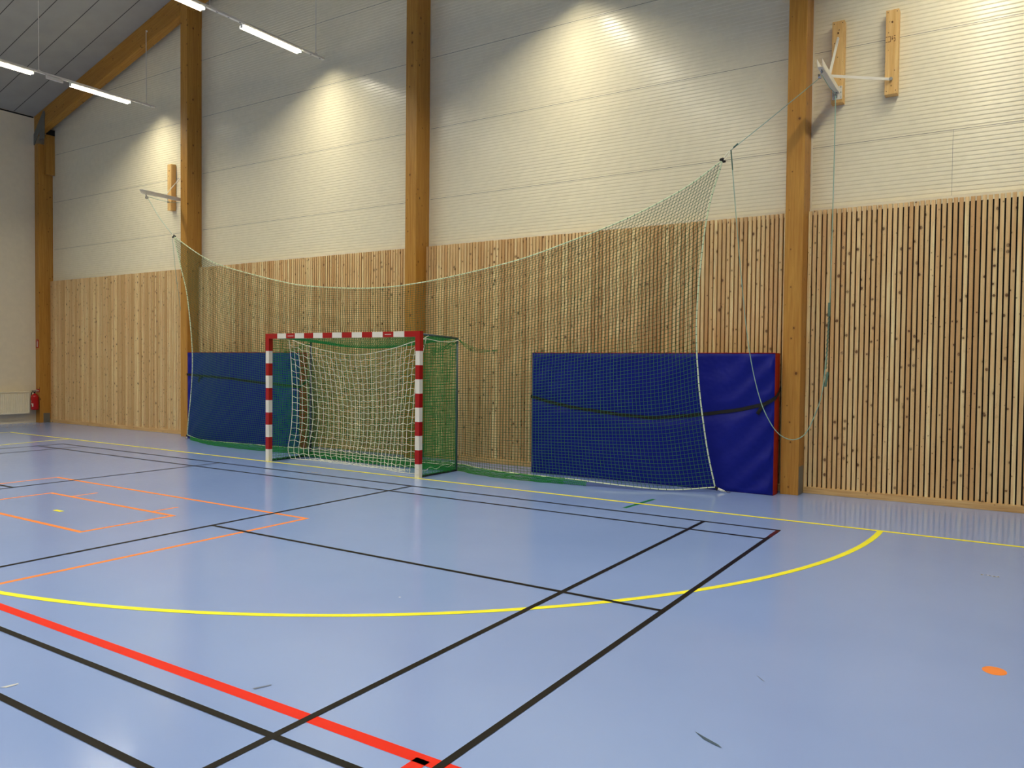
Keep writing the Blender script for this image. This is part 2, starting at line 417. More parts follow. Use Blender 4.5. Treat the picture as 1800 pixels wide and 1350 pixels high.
for x in ROWX:
    y = .675; k = 0
    while y > YN+1.2:
        if first: o = proto; first = False
        else:
            o = proto.copy(); COL.objects.link(o)
            for ch in proto.children:
                c = ch.copy(); COL.objects.link(c); c.parent = o
        o.location = (x, y, ZR-.003)
        if x == -7.53 and k == 0: lb = 'glowing linear LED lamp at the gable end of the left lamp row'
        elif x == -7.53 and k == 1: lb = 'glowing linear LED lamp cut by the left edge of the photo'
        elif x == -2.27 and k == 0: lb = 'glowing linear LED lamp at the wall end of the row above the second bay'
        elif x == -2.27 and k == 1: lb = 'glowing linear LED lamp cut by the top edge of the photo'
        else: lb = 'glowing linear LED lamp on a rail outside the picture'
        o['label'] = lb
        y -= 1.97; k += 1
# small sensor box in the gap of the left row
b = MB(); b.cbox((-7.53-.022, -.42, ZR-.07), (-7.53+.022, -.10, ZR-.0075), .004); o = b.build('junction_box', M['white_paint'], origin=(-7.53, -.26, ZR-.04))
tag(o, 'small white junction box hanging on the left lamp rail between two lamps', 'box')

# ------------------------------------------------------------------ floor markings (parts of the floor)
def zl(i): return .0006+.0004*i
def quad(b, x0, y0, x1, y1, z): b.add([(x0, y0, z), (x1, y0, z), (x1, y1, z), (x0, y1, z)], [(0, 1, 2, 3)])
def seg(b, x0, y0, x1, y1, w_, z):
    d = Vector((x1-x0, y1-y0)).normalized(); n = Vector((-d.y, d.x))*w_/2
    b.add([(x0+n.x, y0+n.y, z), (x0-n.x, y0-n.y, z), (x1-n.x, y1-n.y, z), (x1+n.x, y1+n.y, z)], [(0, 1, 2, 3)])
Yw = .05
# yellow: goal line, side line, goal area arc, goalkeeper mark
b = MB(); quad(b, -10, -Yw/2-.003, 12.3, Yw/2+.003, zl(2)); quad(b, -10, -20, -10+Yw, -Yw/2, zl(2)); b.build('court_line', M['line_yellow'], floor, label='yellow goal line and side line')
b = MB(); pts = []
for k in range(49): a = math.pi/2*k/48; pts.append((1.54+5.965*math.cos(a), -5.965*math.sin(a)))
for k in range(48, -1, -1): a = math.pi/2*k/48; pts.append((-1.54-5.965*math.cos(a), -5.965*math.sin(a)))
hw = .028; vs = []
for i, p in enumerate(pts):
    q0 = pts[max(i-1, 0)]; q1 = pts[min(i+1, len(pts)-1)]; d = Vector((q1[0]-q0[0], q1[1]-q0[1])).normalized(); n = Vector((-d.y, d.x))*hw
    vs += [(p[0]+n.x, p[1]+n.y, zl(3)), (p[0]-n.x, p[1]-n.y, zl(3))]
b.add(vs, [(2*i, 2*i+1, 2*i+3, 2*i+2) for i in range(len(pts)-1)]); b.build('court_line', M['line_yellow'], floor, label='yellow goal area arc')
b = MB(); quad(b, -.075, -4.11, .075, -4.06, zl(3)); b.build('court_line', M['line_yellow'], floor, label='small yellow goalkeeper mark')
# red
b = MB(); quad(b, -6, -6.035, 8.9, -5.965, zl(1)); quad(b, 6.53, -9.0, 6.60, -6.0, zl(1)); b.build('court_line', M['line_red'], floor, label='red court line')
# orange floorball creases
def frame(b, x0, y0, x1, y1, w_, z):
    quad(b, x0, y1-w_, x1, y1, z); quad(b, x0, y0, x1, y0+w_, z); quad(b, x0, y0+w_, x0+w_, y1-w_, z); quad(b, x1-w_, y0+w_, x1, y1-w_, z)
b = MB(); frame(b, -2.47, -6.85, 2.47, -2.82, .05, zl(0)); b.build('court_line', M['line_orange'], floor, label='large orange rectangle')
b = MB(); frame(b, -1.24, -4.53, 1.24, -3.52, .05, zl(0))
for s in (-.78, .83): quad(b, s-.02, -3.52, s+.02, -3.22, zl(0))
b.build('court_line', M['line_orange'], floor, label='small orange rectangle with two ticks')
b = MB(); n = 32; b.add([(8.52+.058*math.cos(2*math.pi*k/n), -3.563+.066*math.sin(2*math.pi*k/n), zl(0)) for k in range(n)], [tuple(range(n))])
b.build('court_dot', M['line_orange'], floor, label='orange dot')
b = MB(); seg(b, 4.90, -.36, 4.95, .40, .05, zl(1)); b.build('court_line', M['line_green'], floor, label='short green mark across the goal line')
# black badminton court, long axis parallel to the gable wall
bx, by = 6.656, -.566; cxm = bx-6.68; z = zl(5); b = MB(); w_ = .04
xl = bx-13.36
for yy in (by, by-.46, by-5.64, by-6.10): quad(b, xl-.02, yy-w_/2, bx+.02, yy+w_/2, z)
for xx in (bx, bx-.76, bx-4.70, xl+4.70, xl+.76, xl): quad(b, xx-w_/2, by-6.12, xx+w_/2, by+.02, z+.0002)
quad(b, bx-4.70, by-3.07, bx, by-3.03, z); quad(b, xl, by-3.07, xl+4.70, by-3.03, z)
b.build('court_line', M['line_black'], floor, label='black badminton court')
b = MB(); quad(b, bx-.021, by-.36, bx+.021, by-.03, z+.0006); b.build('court_line', mat('line_dark_red', (70, 14, 16), .35), floor, label='dark red stub at the black court corner')
# scuffs
def blob(pts, m_, lab):
    b = MB(); b.add([(p[0], p[1], zl(4)) for p in pts], [tuple(range(len(pts)))]); b.build('scuff_mark', m_, floor, label=lab)
blob([(7.410, -5.140), (7.475, -5.172), (7.535, -5.200), (7.56, -5.222), (7.53, -5.215), (7.47, -5.192)], M['scuff_dark'], 'dark curved scratch')
blob([(4.386, -6.615), (4.415, -6.60), (4.42, -6.545), (4.405, -6.54)], M['scuff_pale'], 'pale smear')
blob([(5.022, -4.362), (5.036, -4.362), (5.034, -4.374), (5.02, -4.373)], M['scuff_pale'], 'tiny white fleck')
blob([(7.468, -4.352), (7.478, -4.358), (7.526, -4.409), (7.515, -4.405)], mat('scuff_grey', (108, 122, 152), .5), 'grey scuff')
blob([(5.42, -5.93), (5.44, -5.93), (5.47, -5.85), (5.46, -5.85)], mat('scuff_grey', (108, 122, 152), .5), 'small grey scuff')
b = MB()
for k in range(9):
    x = 8.40+.0145*k+random.uniform(-.004, .004); y = -1.322-.0016*k+random.uniform(-.008, .008); r = random.uniform(.003, .007)
    b.cur = k % 2; b.add([(x+r*math.cos(a)*1.6, y+r*math.sin(a)*1.5, .0025) for a in (0, 1.2, 2.2, 3.4, 4.5, 5.4)]+[(x, y, .006)], [(i, (i+1) % 6, 6) for i in range(6)])
b.build('tape_residue', [M['residue'], M['scuff_pale']], floor, label='row of dried tape residue')
b = MB()
for k in range(7):
    x = -.16+.045*k+random.uniform(-.01, .01); y = -.436+random.uniform(-.02, .02); r = random.uniform(.008, .016)
    b.add([(x+r*math.cos(a)*1.6, y+r*math.sin(a), .0012) for a in (0, 1.2, 2.2, 3.4, 4.5, 5.4)]+[(x, y, .005)], [(i, (i+1) % 6, 6) for i in range(6)])
b.build('tape_residue', M['residue'], floor, label='bits of residue before the goal')

# ------------------------------------------------------------------ nets
def net(b, rows, r, k=3, zig=0):
    """rows: grid of points [row][col]; twine along rows and columns"""
    nr, nc = len(rows), len(rows[0])
    for i in range(nr): b.tube(rows[i], r, k, cap=False)
    for j in range(nc): b.tube([rows[i][j] for i in range(nr)], r, k, cap=False)
def coons(T, B, L, R):
    """T,B left to right (n+1), L,R top to bottom (m+1)"""
    n, m_ = len(T)-1, len(L)-1; out = []
    for i in range(m_+1):
        v = i/m_; row = []
        for j in range(n+1):
            u = j/n
            p = T[j]*(1-v)+B[j]*v+L[i]*(1-u)+R[i]*u-(T[0]*(1-u)*(1-v)+T[-1]*u*(1-v)+B[0]*(1-u)*v+B[-1]*u*v)
            row.append(p)
        out.append(row)
    return out

top = [(-5.739,1.15,4.12),(-4.76,1.13,3.642),(-3.998,1.1,3.395),(-2.42,1.1,3.041),(-1.536,1.08,2.918),(-.222,1.08,2.841),(.96,1.08,2.904),(2.427,1.08,3.105),(3.35,1.1,3.326),(4.204,1.1,3.562),(4.979,1.12,3.871),(5.479,1.15,4.18)]
sr = [(5.479,1.15,4.18),(5.291,1.2,3.587),(5.194,1.2,2.803),(5.154,1.22,2.081),(5.185,1.25,1.425),(5.236,1.3,.912),(5.299,1.34,.47),(5.385,1.37,.06)]
sl = [(-5.739,1.15,4.12),(-5.588,1.2,3.498),(-5.384,1.2,2.918),(-5.266,1.22,2.006),(-5.291,1.25,1.436),(-5.419,1.3,.858),(-5.581,1.36,.385),(-5.70,1.42,.09)]
bot = [(-5.70,1.42,.09),(-5.2,1.30,.05),(-4.6,1.13,.06),(-3.8,1.03,.08),(-2.9,1.02,.09),(-1.7,1.08,.09),(0,1.08,.09),(1.5,1.06,.09),(1.9,.93,.085),(2.45,.82,.08),(3.1,.80,.075),(3.6,.82,.07),(4.36,.88,.045),(4.9,1.07,.022),(5.385,1.37,.06)]
NU, NV = 216, 80
T_, B_, L_, R_ = catmull(top, NU), catmull(bot, NU), catmull(sl, NV), catmull(sr, NV)
G = coons(T_, B_, L_, R_)
for i in range(1, NV):
    for j in range(1, NU):
        p = G[i][j]; k = math.sin(math.pi*i/NV)*math.sin(math.pi*j/NU)
        G[i][j] = p+Vector((.012*noise.noise(p*1.3), .05*noise.noise(Vector((p.x*1.1, 0, p.z*.6)))*k, .02*noise.noise(p*.8+Vector((9, 0, 0)))*k))
bn = thing('catch_net', (-.2, 1.1, 0), 'large dark green ball catch net hung in front of the slat wall behind the goal', 'net')
b = MB(); net(b, G, .0031); b.build('mesh', M['net_green'], bn)
# border rope with green lashing
b = MB(); b2 = MB()
for C, rr in ((T_, .0095), (B_, .0085), (L_, .0095), (R_, .0105)):
    b.tube(C, rr, 6)
    for i in range(0, len(C)-1, 2): b2.tube([C[i], C[i].lerp(C[i+1], .14)], rr+.001, 6)
b.build('border_rope', M['rope_white'], bn, smooth=True); b2.build('lashing', M['net_green'], bn)['kind'] = 'stuff'
# surplus netting folded on the floor along the lower edge
b = MB(); n = 420; Bf = catmull(bot, n)
for i in range(n+1):
    p = Bf[i]
for lay in range(11):
    pts = []
    for i in range(6, n-62 if lay % 2 else n-74, 1):
        p = Bf[i]; a = lay*1.37+i*.23; wv = noise.noise(Vector((i*.11, lay*3.1, 0)))
        edge = min(1, (i-6)/45)*min(1, (n-50-i)/60 if n-50-i > 0 else 0)
        f = (lay % 11)/10; zz = p.z*(1-f)*.95+.008+.022*edge*math.sin(a)*wv
        yy = p.y-.008-(.10*edge)*f**.7+.015*wv
        pts.append((p.x+.015*wv, yy, max(.004, zz)))
    b.tube(pts, .0042, 3, cap=False)
for i in range(10, n-62, 1):
    p = Bf[i]; e = min(1, (i-10)/45)*min(1, (n-58-i)/60 if n-58-i > 0 else 0); q = noise.noise(Vector((i*.37, 1, 0)))
    b.tube([(p.x, p.y-.004, max(.006, p.z)), (p.x+.01*q, p.y-.03-.03*e, .035+.02*q), (p.x-.012*q, p.y-.05-.06*e, .006), (p.x+.02*q, p.y-.02-.04*e, .05*e+.006)], .0026, 3, cap=False)
b.build('folded_edge', M['net_goal'], bn, label='bunched green netting along the floor')
# corner ties: black clamps, white loops, floor hooks
for (p, q, side) in ((Vector(top[-1]), Vector((5.568, 1.19, 4.30)), 'r'), (Vector(top[0]), Vector((-5.80, 1.14, 4.175)), 'l')):
    b = MB(); d = (q-p).normalized(); n_ = d.orthogonal().normalized(); m2 = d.cross(n_)
    for a in range(3):
        v = n_*math.cos(a*2.1)+m2*math.sin(a*2.1); b.tube([p-v*.035-d*.012, p+v*.04+d*.012], .013, 6)
    b.build('corner_clamp', M['black'], bn, label='black corner clamp')
    b = MB(); lp = [p+d*((q-p).length*(.5-.42*math.cos(t_)))+Vector((0, 0, .022))*math.sin(t_) for t_ in [2*math.pi*k/16 for k in range(16)]]
    b.tube(lp, .005, 6, closed=True); b.build('loop', M['net_white'], bn)
b = MB(); b.tube([(5.385, 1.37, .06), (5.42, 1.38, .045)], .014, 8); b.tube([(5.39, 1.37, .075), (5.405, 1.375, .02)], .012, 6); b.build('corner_clamp', M['black'], bn)
b = MB(); b.tube([(5.42, 1.38, .045), (5.46, 1.39, .026), (5.50, 1.40, .016)], [.014, .016, .012], 8); b.build('tie', M['net_white'], bn, smooth=True, label='white tie')
b = MB(); b.tube([(-5.70, 1.42, .09), (-5.72, 1.425, .06)], .02, 8); b.tube([(-5.66, 1.41, .075), (-5.70, 1.42, .07)], .016, 8); b.build('corner_clamp', M['black'], bn)
b = MB(); b.tube([(-5.72, 1.425, .06), (-5.75, 1.43, .02)], .011, 6); b.build('tie', M['net_white'], bn)
for (x, y) in ((5.53, 1.41), (-5.77, 1.435)):
    b = MB(); b.lathe([(.026, 0), (.026, .003), (.018, .006), (.004, .008)], 16, (x+.02, y, .0))
    b.tube([(x-.02+.018*math.cos(t_), y+.014*math.sin(t_), .009+.004) for t_ in [2*math.pi*k/12 for k in range(12)]], .004, 6, closed=True)
    o = b.build('floor_hook', M['zinc'], origin=(x, y, 0)); tag(o, 'small metal floor ring holding the '+('right' if x > 0 else 'left')+' lower corner of the green catch net', 'hook', 'floor rings of the catch net')

# ------------------------------------------------------------------ handball goal
g = thing('handball_goal', (0, .04, 0), 'red and white striped handball goal with green net and white inner net', 'goal')
XO, ZT, Y0, Y1 = 1.602, 2.068, .0, .08
def striped_post(s):
    xo, xi = s*XO, s*(XO-.08); xa, xb = min(xo, xi), max(xo, xi); b = MB()
    zz = [ZT-.278-.1989*k for k in range(10)]; zz[-1] = .0
    sh = [(0, 0), (.08, 0), (.08, .08), (0, .08)]
    for k in range(9):
        b.cur = k % 2; z1, z0 = zz[k], (zz[k+1] if k < 8 else 0)
        c_ = .006
        b.prism([(xa+c_, Y0), (xb-c_, Y0), (xb, Y0+c_), (xb, Y1-c_), (xb-c_, Y1), (xa+c_, Y1), (xa, Y1-c_), (xa, Y0+c_)], 'z', z0, z1)
    b.build('post', [M['white_paint'], M['red_paint']], g)
    b = MB(); b.cur = 0
    b.box((xa, Y0, ZT-.278), (xb, Y1, ZT)); x2 = s*(XO-.28); b.box((min(xi, x2), Y0, ZT-.08), (max(xi, x2), Y1, ZT))
    b.build('corner', M['red_paint'], g)
for s in (-1, 1): striped_post(s)
b = MB(); seg_w = (XO-.28)*2/13
for k in range(13):
    b.cur = k % 2; b.box((-(XO-.28)+k*seg_w, Y0, ZT-.08), (-(XO-.28)+(k+1)*seg_w, Y1, ZT))
b.build('crossbar', [M['white_paint'], M['red_paint']], g)
for k in (1, 11):      # makers' tiny pale line of lettering, unreadable in the photo
    b = MB(); xc = -(XO-.28)+(k+.5)*seg_w; x = xc-.062
    while x < xc+.062:
        w_ = random.uniform(.007, .013); b.box((x, Y0-.0012, ZT-.047), (x+w_, Y0-.0002, ZT-.036)); x += w_+.003
    b.build('crossbar_label', M['label'], g)
b = MB()
for (dx, z_) in ((.028, .05), (.028, .13), (.05, .05), (.05, .13)): b.tube([(XO-.08+dx+.02, Y0-.001, z_), (XO-.08+dx+.02, Y0+.003, z_)], .0035, 8)
b.build('bolt', M['black'], g)
XR, YR, ZB = 1.56, .93, 2.0
for s in (-1, 1):
    b = MB(); b.tube([(s*XR, YR, 0.0), (s*XR, YR, ZB)], .02, 10); b.build('rear_post', M['goal_grey'], g, smooth=True)
    b = MB(); b.tube([(s*XR, Y1, ZT-.04), (s*XR, YR, ZB-.005)], .016, 8); b.build('roof_bar', M['goal_grey'], g, smooth=True)
    b = MB(); b.tube([(s*XR, Y1, .017), (s*XR, YR+.01, .017)], .016, 8); b.build('floor_bar', M['black'], g, smooth=True)
b = MB(); b.tube([(-XR, YR, .017), (XR, YR, .017)], .016, 8); b.build('floor_bar', M['black'], g, smooth=True)
# green goal net: roof, back, sides
sagT = [(-XR, YR, ZB), (-1.1, YR+.0, 1.95), (-.33, YR, 1.853), (.4, YR, 1.87), (1.1, YR, 1.94), (XR, YR, ZB)]
n = 70; mm = 22; Tt = [Vector((-XR+2*XR*i/n, Y1, ZT-.075)) for i in range(n+1)]; Bb = catmull(sagT, n)
roof_ = [[Tt[j].lerp(Bb[j], i/mm)-Vector((0, 0, .05*math.sin(math.pi*i/mm)*math.sin(math.pi*j/n))) for j in range(n+1)] for i in range(mm+1)]
b = MB(); net(b, roof_, .0026)
nv = 46; back = []
for i in range(nv+1):
    v = i/nv; row = []
    for j in range(n+1):
        p = Bb[j]; zz = p.z*(1-v)+.05*v; row.append(Vector((p.x, YR+.03*noise.noise(Vector((p.x*1.5, v*3, 0)))*math.sin(math.pi*v), zz)))
    back.append(row)
net(b, back, .0031)
for s in (-1, 1):
    side = []
    for i in range(nv+1):
        v = i/nv; row = []
        for j in range(26):
            u = j/25; zt = (ZT-.06)*(1-u)+(ZB-.0)*u; y = Y1+(YR-Y1)*u
            row.append(Vector((s*(XR+.012)+.05*s*noise.noise(Vector((u*3, v*4, s)))*math.sin(math.pi*v)*math.sin(math.pi*u), y, zt*(1-v)+.03*v)))
        side.append(row)
    net(b, side, .0034)
    # slack netting gathered under the roof bar and along the floor
for s in (-1, 1):
    for lay in range(9):
        b.tube([(s*(XR-.01-.05*noise.noise(Vector((i*.2, lay, s)))), Y1+.02+(YR-Y1-.03)*i/40, max(.006, .012+.06*abs(noise.noise(Vector((i*.33, lay*2, 4)))))) for i in range(41)], .0034, 3, cap=False)
    for lay in range(6):
        b.tube([(s*(XR-.02), YR-(.6*i/24), 1.99-(.17*math.sin(math.pi*.5*i/24))-.02*lay*(.4+abs(noise.noise(Vector((i*.3, lay, s)))))) for i in range(25)], .003, 3, cap=False)
for lay in range(12):
    b.tube([(-XR+.02+(2*XR-.04)*i/140, YR-.03-.09*(lay % 4)/3-.10*math.sin(math.pi*i/140)+.03*noise.noise(Vector((i*.11, lay*1.7, 2))), max(.006, .012+.10*abs(noise.noise(Vector((i*.2, lay*2.1, 7)))))) for i in range(141)], .0034, 3, cap=False)
for i in range(0, 140):
    x = -XR+.02+(2*XR-.04)*i/140; q = noise.noise(Vector((i*.5, 0, 3)))
    b.tube([(x, YR-.01, .09+.03*q), (x+.02*q, YR-.08, .05), (x-.01, YR-.13-.07*math.sin(math.pi*i/140), .008)], .0028, 3, cap=False)
for lay in range(4):
    b.tube(catmull([(XR, YR+.02, 1.985), (1.72, YR+.05, 1.90-.02*lay), (1.95, YR+.055, 1.83-.015*lay), (2.25, YR+.06, 1.80+.01*lay)], 14), .0028, 3, cap=False)
b.build('goal_net', M['net_goal'], g, label='green goal net')
b = MB(); b.tube([(XR+.02, Y1+.01, 1.955), (XR+.022, .2, 1.965), (XR+.02, .45, 1.94), (XR+.02, .7, 1.935), (XR+.02, YR, 1.965)], .005, 5)
b.tube([(XR+.02, Y1+.005, 1.955), (XR+.02, .22, 2.01)], .005, 5); b.tube([(XR+.02, Y1+.004, 1.90), (XR+.02, Y1+.02, 2.02)], .005, 5)
b.tube([(-XR+.04+(2*XR-.08)*i/60, YR-.04-.06*math.sin(math.pi*i/60), .095-.0*i) for i in range(61)], .005, 5)
b.tube([(XR-.02, Y1+.05+i*.04, .10-.02*math.sin(i*.9)) for i in range(21)], .0045, 5)
b.build('lacing_cord', M['net_white'], g, label='white lacing cord')
# white inner net (10 cm mesh) hanging inside the goal
wt = [(-1.50, .40, 2.005), (-1.206, .4, 1.915), (-.812, .4, 1.832), (-.307, .4, 1.752), (.177, .4, 1.744), (.752, .4, 1.835), (1.137, .38, 1.925), (1.46, .32, 1.985)]
wl = [(-1.50, .40, 2.005), (-1.448, .4, 1.581), (-1.418, .4, 1.017), (-1.443, .4, .546), (-1.52, .40, .17), (-1.47, .42, .012)]
wr = [(1.46, .32, 1.985), (1.40, .30, 1.688), (1.34, .30, 1.276), (1.31, .30, .696), (1.30, .30, .2), (1.30, .28, .012)]
wb = [(-1.47, .42, .012), (-1.1, .48, .010), (-.57, .60, .010), (0, .50, .010), (.5, .42, .010), (.99, .28, .010), (1.30, .28, .012)]
NW, NH = 28, 19
Wg = coons(catmull(wt, NW), catmull(wb, NW), catmull(wl, NH), catmull(wr, NH))
for i in range(1, NH):
    for j in range(1, NW):
        p = Wg[i][j]; k = math.sin(math.pi*i/NH); up_ = .013 if (i+j) % 2 else -.013
        Wg[i][j] = Vector((p.x, p.y+.10*k*math.sin(math.pi*j/NW)+.02*noise.noise(p*2), max(.008, p.z+up_)))
b = MB()
for i in range(1, NH): b.tube(Wg[i], .0036, 4, cap=False)
for j in range(1, NW): b.tube([Wg[i][j] for i in range(NH+1)], .0036, 4, cap=False)
b.build('inner_net', M['net_white'], g, label='white coarse inner net')
b = MB()
for C in (catmull(wt, 60), catmull(wb, 60), catmull(wl, 40), catmull(wr, 40)): b.tube(C, .0052, 6)
for lay in range(4):
    b.tube([(-1.2+2.2*i/60, .5+.06*lay-.14*(i/60)+.05*noise.noise(Vector((i*.25, lay, 0))), .01+.02*abs(noise.noise(Vector((i*.4, lay, 3))))) for i in range(61)], .0035, 4)
b.build('net_cord', M['net_white'], g)

# ------------------------------------------------------------------ crash mats
def crash_mat(x0, x1, label, strap_pts, tail, end_x, red_front_top):
    h = 1.79; y0, y1 = 1.50, (1.755 if end_x is False else 1.715)
    r = thing('crash_mat', ((x0+x1)/2, y1, 0), label, 'mat', 'blue and red crash mats leaning on the slat wall')
    def grid_face(b, mat_i, uvf, nu, nv_):
        b.cur = mat_i; vs = [uvf(i/nu, j/nv_) for j in range(nv_+1) for i in range(nu+1)]
        b.add(vs, [(j*(nu+1)+i, j*(nu+1)+i+1, (j+1)*(nu+1)+i+1, (j+1)*(nu+1)+i) for j in range(nv_) for i in range(nu)])
    def wr_(x, z, a):    # cloth wrinkles: diagonal folds near the ends, pinch under the strap
        s = noise.noise(Vector((x*1.3+a, 0, z*2.2)))*.016+noise.noise(Vector((x*3.5-z*3, a, z*1.5)))*.011
        e = math.exp(-((x-x1)/.6)**2)+.5*math.exp(-((x-x0)/.5)**2)
        s += e*.017*math.sin((z*1.2-x)*14+2*noise.noise(Vector((x*2, z*2, a))))
        return s
    def strap_z(x):
        P = strap_pts
        for (xa, za), (xb, zb) in zip(P, P[1:]):
            if xa <= x <= xb: t_ = (x-xa)/(xb-xa); return za+(zb-za)*t_
        return P[0][1] if x < P[0][0] else P[-1][1]
    def fy(x, z):
        ed = min((x-x0), (x1-x), z, h-z); k = min(1, max(0, ed/.05)); rd = .02*(1-k)**2
        return y0+rd+wr_(x, z, x0)*k+.022*math.exp(-((z-strap_z(x))/.09)**2)*k
    b = MB()
    grid_face(b, 0, lambda u, v: (x0+(x1-x0)*u, fy(x0+(x1-x0)*u, h*v), .002+(h-.002)*v), 150, 76)
    b.cur = 0; grid_face(b, 0, lambda u, v: (x1-(x1-x0)*u, y1, .002+(h-.002)*v), 8, 4)
    b.build('cover', M['blue_vinyl_mat'], r, smooth=True, label='blue tarpaulin cover')
    b = MB()
    rs = lambda u, v: .006*noise.noise(Vector((u*3, v*7, x0)))
    for (xe, sg, mi) in ((x1, 1, 0), (x0, -1, 1 if not end_x else 0)):
        grid_face(b, mi, (lambda u, v, xe=xe, sg=sg: (xe+sg*(.008*math.sin(math.pi*u)+rs(u, v)*math.sin(math.pi*u)), y0+.018+(y1-y0-.018)*u, .002+(h-.002)*v)), 8, 50)
    grid_face(b, 0, lambda u, v: (x0+(x1-x0)*u, y0+.018+(y1-y0-.018)*v, h+.004*math.sin(math.pi*v)), 60, 4)
    grid_face(b, 0, lambda u, v: (x0+(x1-x0)*u, y0+.018+(y1-y0-.018)*v, .002), 4, 2)
    for zz in (h,): b.cur = 0; b.tube([(x0, y0+.016, h), (x1, y0+.016, h)], .006, 6)
    b.build('edge', [M['red_vinyl_mat'], M['blue_vinyl_mat']], r, smooth=True, label='red side band')
    # strap
    n = 60; xs = [strap_pts[0][0]+(strap_pts[-1][0]-strap_pts[0][0])*k/n for k in range(n+1)]
    pts = [(x, min(fy(x, strap_z(x)), fy(x, strap_z(x)+.02), fy(x, strap_z(x)-.02))-.006, strap_z(x)) for x in xs]
    xr = x1+.018; zl_ = strap_pts[-1][1]
    pts += [(xr, y0+.03, zl_+.02), (xr, (y0+y1)/2, zl_+.06), (xr, y1+.0, zl_+.14)]
    xq = x0-.018; z0_ = strap_pts[0][1]
    pts = [(xq, y1, z0_+.06), (xq, (y0+y1)/2, z0_+.02), (xq, y0+.01, z0_)]+pts
    b = MB(); b.ribbon(pts, Vector((0, .05, 1)), .045, .004)
    (tx, tz) = tail; ty = fy(tx, tz)-.012
    b.ribbon([(tx, ty-.004, tz), (tx-.05, ty-.02, tz-.045), (tx-.10, ty-.012, tz-.13)], Vector((1, 0, .6)), .046, .003)
    st = b.build('strap', M['strap'], r, label='black webbing strap')
    b = MB(); b.box((tx-.006, ty-.02, tz-.024), (tx+.034, ty-.008, tz+.026)); b.tube([(tx+.055, ty-.012, tz-.02), (tx+.055, ty-.012, tz+.03)], .004, 6)
    b.tube([(tx-.0, ty-.022, tz-.03), (tx+.04, ty-.022, tz-.02)], .004, 6)
    b.build('buckle', M['zinc'], st)
    return r
crash_mat(2.525, 6.075, 'long blue crash mat with red edges against the column, right of the goal',
          [(2.525, 1.135), (2.9, 1.055), (3.264, .995), (4.068, .92), (4.489, .905), (5.163, .985), (5.647, 1.065), (5.968, 1.15), (6.075, 1.22)], (5.975, 1.15), False, True)
crash_mat(-5.83, -2.49, 'blue crash mat with red edges behind the left part of the green net',
          [(-5.83, 1.33), (-5.69, 1.325), (-4.508, 1.277), (-3.496, 1.209), (-2.49, 1.15)], (-5.35, 1.31), True, False)

